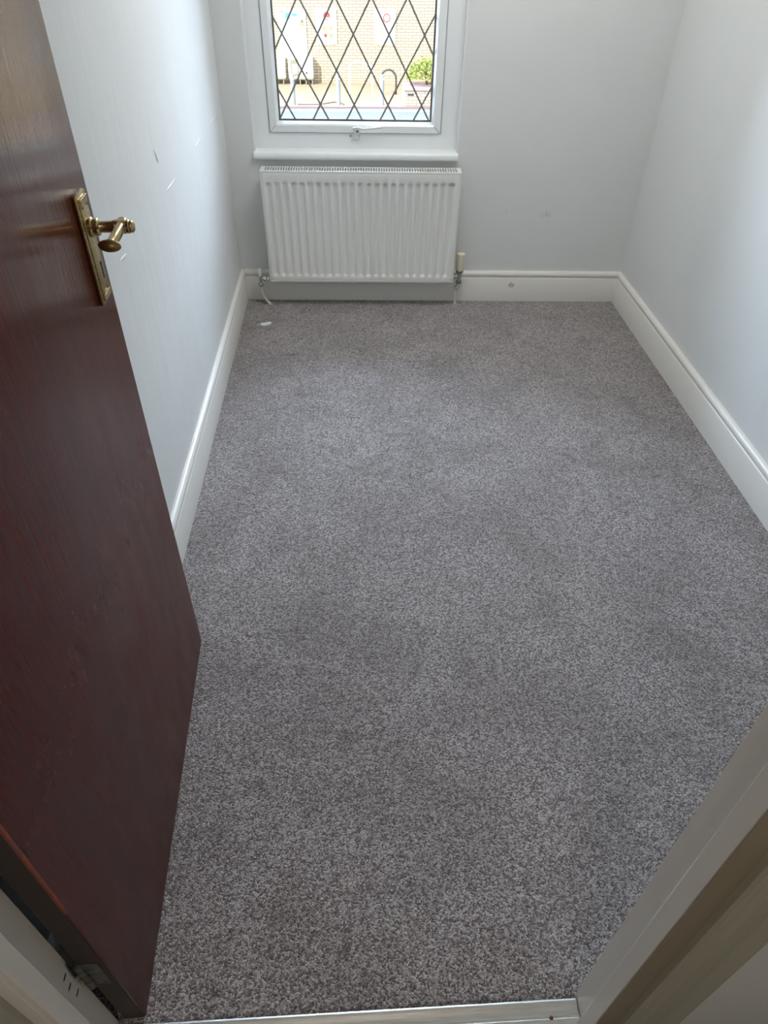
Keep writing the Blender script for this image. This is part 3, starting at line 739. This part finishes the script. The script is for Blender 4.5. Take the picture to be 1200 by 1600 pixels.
def sign(label, x0, x1, z0, z1, prints):
    t = thing('wall_sign', label, 'sign', ((x0+x1)/2, WY, (z0+z1)/2), 0, 'signs on the brick wall')
    W2, H2 = (x1-x0)/2, (z1-z0)/2
    bm = nb(); box(bm, -W2, W2, -.035, 0, -H2, H2, .004, 1); obj('sign_board', bm, M['sign_white'], t)
    for k, (kind, mt, a) in enumerate(prints):
        bm = nb(); y0, y1 = -.0375-.0008*k, -.0345
        if kind == 'r': box(bm, a[0]*W2, a[1]*W2, y0, y1, a[2]*H2, a[3]*H2)
        elif kind == 'disc': lathe(bm, [(0, y0), (a[2], y0), (a[2], y1), (0, y1)], Matrix.Translation((a[0]*W2, 0, a[1]*H2)) @ Matrix.Rotation(-PI/2, 4, 'X'), 24)
        elif kind == 'ring':
            b = bmesh.new(); seg = 28
            rs = [[b.verts.new((a[0]*W2+r*math.cos(2*PI*i/seg), y, a[1]*H2+r*math.sin(2*PI*i/seg))) for i in range(seg)] for r, y in ((a[2], y0), (a[3], y0), (a[3], y1), (a[2], y1))]
            for q in range(4):
                A, B = rs[q], rs[(q+1) % 4]
                for i in range(seg): b.faces.new((A[i], A[(i+1) % seg], B[(i+1) % seg], B[i]))
            merge(bm, b)
        elif kind == 'bar':
            b = bmesh.new(); v0 = [b.verts.new((x, y, z)) for y in (y0, y1) for x, z in ((-a[3], -a[2]), (a[3], -a[2]), (a[3], a[2]), (-a[3], a[2]))]
            for f in ((0, 1, 2, 3), (4, 7, 6, 5), (0, 4, 5, 1), (1, 5, 6, 2), (2, 6, 7, 3), (3, 7, 4, 0)): b.faces.new([v0[i] for i in f])
            merge(bm, b, Matrix.Translation((a[0]*W2, 0, a[1]*H2)) @ Matrix.Rotation(R(a[4]), 4, 'Y'))
        elif kind == 'lines':
            x_0, x_1, z_0, z_1, n = a; random.seed(int(n*7))
            for i in range(n):
                z = z_0+(z_1-z_0)*i/max(1, n-1); box(bm, x_0*W2, (x_0+(x_1-x_0)*random.uniform(.6, 1))*W2, y0, y1, z*H2-.006, z*H2+.006)
                if i < n-1: obj('printing', bm, M['print_'+mt], t); bm = nb()
        obj('printing', bm, M['print_'+mt], t)
    return t
sign('tall white notice board with blue picture header, left of the two smaller signs', -1.36, -.50, -2.03, -.77, [
    ('r', 'ink', (-.90, -.52, .885, .93)), ('r', 'pale_blue', (-.56, .42, .70, .93)), ('r', 'blue', (-.45, -.15, .62, .86)), ('r', 'blue', (.02, .36, .74, .84)),
    ('r', 'pale', (.30, .88, .86, .93)), ('r', 'pink', (-.90, -.55, .66, .80)), ('lines', 'pale', (-.80, -.50, .60, .45, 3)), ('r', 'ink', (.62, .80, .46, .60)),
    ('r', 'yellow', (.55, .84, .34, .44)), ('lines', 'pale', (-.1, .1, .5, .42, 2)), ('disc', 'pale_blue', (.52, -.82, .045)), ('lines', 'pale', (.38, .68, -.62, -.70, 2)), ('lines', 'pale', (-.86, .30, -.965, -.97, 1))])
sign('white notice with filled red roundel and coloured dots, middle of the wall signs', -.20, .45, -1.66, -.75, [
    ('disc', 'red', (0.05, .62, .105)), ('disc', 'pink', (.05, .55, .055)), ('bar', 'red', (.05, .62, .02, .09, 40)), ('r', 'red', (.25, .5, .30, .72)) if False else ('disc', 'pink', (.30, .45, .05)),
    ('disc', 'yellow', (-.20, -.08, .055)), ('disc', 'yellow', (.42, -.08, .05)), ('disc', 'red', (-.12, -.48, .05)), ('disc', 'yellow', (.40, -.46, .055)), ('disc', 'green', (.46, -.52, .035)), ('lines', 'pale', (-.8, .8, -.80, -.9, 2))])
sign('white notice with open red ring and pale blue sides, rightmost of the wall signs', 1.65, 2.29, -1.66, -.76, [
    ('r', 'pale_blue', (-.97, -.80, -.96, .90)), ('r', 'pale_blue', (.80, .97, -.96, .96)), ('ring', 'red', (.08, .55, .085, .115)), ('bar', 'pink', (.08, .56, .016, .06, 70)), ('bar', 'pink', (.06, .50, .016, .05, 20)),
    ('disc', 'yellow', (-.20, -.40, .03)), ('lines', 'pale', (-.5, .6, -.70, -.82, 2))])

# meter cabinets against the wall
cb1 = thing('utility_cabinet', 'narrow plain white utility cabinet at the far left by the brick wall', 'cabinet', (-1.42, WY, GZ))
bm = nb(); box(bm, -.20, .20, -.34, -.01, .17, .72, .012, 2); obj('cabinet_body', bm, M['cabinet'], cb1)
bm = nb(); box(bm, -.19, .19, -.33, -.02, .135, .171); obj('plinth', bm, M['cabinet_dark'], cb1)
for x in (-.12, .12):
    bm = nb(); box(bm, x-.02, x+.02, -.30, -.05, 0, .136); obj('leg', bm, M['cabinet_dark'], cb1)
cb2 = thing('utility_cabinet', 'wide white utility cabinet with a small grey meter window under the tall notice', 'cabinet', (-.72, WY, GZ))
bm = nb(); box(bm, -.40, .38, -.36, -.01, .17, .73, .012, 2); obj('cabinet_body', bm, M['cabinet'], cb2)
bm = nb(); box(bm, -.33, -.08, -.375, -.36, .24, .68, .004, 1); dd = obj('meter_window', bm, M['cabinet_dark'], cb2)
bm = nb(); box(bm, -.28, -.11, -.38, -.374, .30, .56, .003, 1); obj('meter', bm, mat('meter_face', (.66, .62, .46), .5), dd)
bm = nb(); box(bm, .14, .20, -.375, -.36, .30, .35, .004, 1); obj('latch', bm, M['dark_tube'], cb2)
bm = nb(); box(bm, -.39, .37, -.35, -.02, .135, .171); obj('plinth', bm, M['cabinet_dark'], cb2)
for x in (-.30, -.05, .14, .34):
    bm = nb(); box(bm, x-.02, x+.02, -.32, -.05, 0, .136); obj('leg', bm, M['cabinet_dark'], cb2)

# bollards
def bollard(x, y, label):
    t = thing('bollard', label, 'bollard', (x, y, GZ), 0, 'bollards along the kerb')
    bm = nb(); lathe(bm, [(.060, 0), (.060, .70), (.058, .72), (.046, .745), (0, .755)], None, 20); obj('post', bm, M['bollard'], t, angle=40)
    bm = nb(); lathe(bm, [(.0605, .63), (.0625, .632), (.0625, .668), (.0605, .67)], None, 20); obj('band', bm, M['white_tube'], t, angle=40)
bollard(-.84, 22.45, 'grey bollard below the utility cabinets, leftmost of the three')
bollard(.45, 22.45, 'grey bollard between the cabinets and the white hoop, with a tube-made shadow at its foot')
bollard(1.70, 22.45, 'grey bollard beside the dark hoop, rightmost of the three')
# cycle hoop
bm = nb(); P = [(.80, 23.9, GZ), (.80, 23.9, GZ+.62), (.82, 23.88, GZ+.76), (.90, 23.82, GZ+.84), (1.02, 23.72, GZ+.86), (1.26, 23.52, GZ+.86), (1.38, 23.42, GZ+.84), (1.45, 23.36, GZ+.76), (1.46, 23.35, GZ+.62), (1.46, 23.35, GZ)]
tube(bm, smooth_path(P, 5), .026, 12)
tag(obj('cycle_stand', bm, M['white_tube'], smooth=True), 'white tubular cycle hoop on the tan pavement between two bollards', 'cycle stand')
bm = nb(); P = [(1.76, 24.0, GZ), (1.76, 24.0, GZ+.45), (1.84, 24.0, GZ+.60), (2.0, 24.0, GZ+.64), (2.14, 24.0, GZ+.56), (2.2, 24.0, GZ+.40), (2.2, 24.0, GZ)]
tube(bm, smooth_path(P, 5), .03, 12)
tag(obj('cycle_stand', bm, M['dark_tube'], smooth=True), 'dark curved cycle hoop behind the right-hand bollard', 'cycle stand')
bm = nb(); P = [(-.72, 22.42, GZ+.012), (-.3, 22.42, GZ+.012), (.0, 22.50, GZ+.012), (.2, 22.68, GZ+.012), (.40, 22.74, GZ+.02), (.55, 22.60, GZ+.012), (.60, 22.40, GZ+.012)]
tube(bm, smooth_path(P, 6), .018, 8)  # thin dark tube standing in for a curved shadow on the pavement
tag(obj('shadow_tube', bm, M['shadow_tube'], smooth=True), 'dark tube modelled as a shadow curving over the pavement to the foot of the middle bollard', 'shadow_tube')
# brick planter with shrub
pl = thing('brick_planter', 'low pale brick planter at the right beyond the road', 'planter', (3.5, 23.0, GZ))
bm = nb(); box(bm, -1.15, 1.6, -.70, .5, 0, .36, .004, 1); obj('planter_wall', bm, M['brick'], pl)
bm = nb(); box(bm, -1.17, 1.62, -.72, .52, .36, .41, .006, 1); obj('coping', bm, M['kerb'], pl)
bm = nb(); box(bm, -1.08, -.90, -.712, -.69, .26, .31); obj('vent', bm, M['dark_tube'], pl)
random.seed(11)
sh = thing('shrub', 'yellow-green leafy shrub growing in the low brick planter', 'shrub', (3.1, 23.1, GZ+.45))
bm = nb()
for i in range(1500):
    th_, ph = random.uniform(0, 2*PI), math.acos(random.uniform(-.2, 1)); rr = random.uniform(.6, 1)
    c_ = Vector((.70*rr*math.sin(ph)*math.cos(th_), .42*rr*math.sin(ph)*math.sin(th_), .12+.52*rr*max(0, math.cos(ph))+.05*random.random()))
    M_ = Matrix.Translation(c_) @ Euler((random.uniform(0, PI), random.uniform(0, PI), random.uniform(0, PI))).to_matrix().to_4x4()
    l_, w_ = random.uniform(.05, .09), random.uniform(.018, .03)
    vv = [bm.verts.new(M_ @ Vector(p)) for p in ((0, 0, 0), (w_, l_*.45, .006), (0, l_, 0), (-w_, l_*.45, .006))]; bm.faces.new(vv)
obj('foliage', bm, M['leaf'], sh)
bm = nb()
for i in range(16):
    a = random.uniform(0, 2*PI); r_ = random.uniform(.15, .55)
    tube(bm, [(0.1*math.cos(a), .06*math.sin(a), -.035), (r_*.6*math.cos(a), .5*r_*math.sin(a), .2), (r_*math.cos(a), .6*r_*math.sin(a), .42)], .008, 6)
obj('stems', bm, M['twig'], sh)
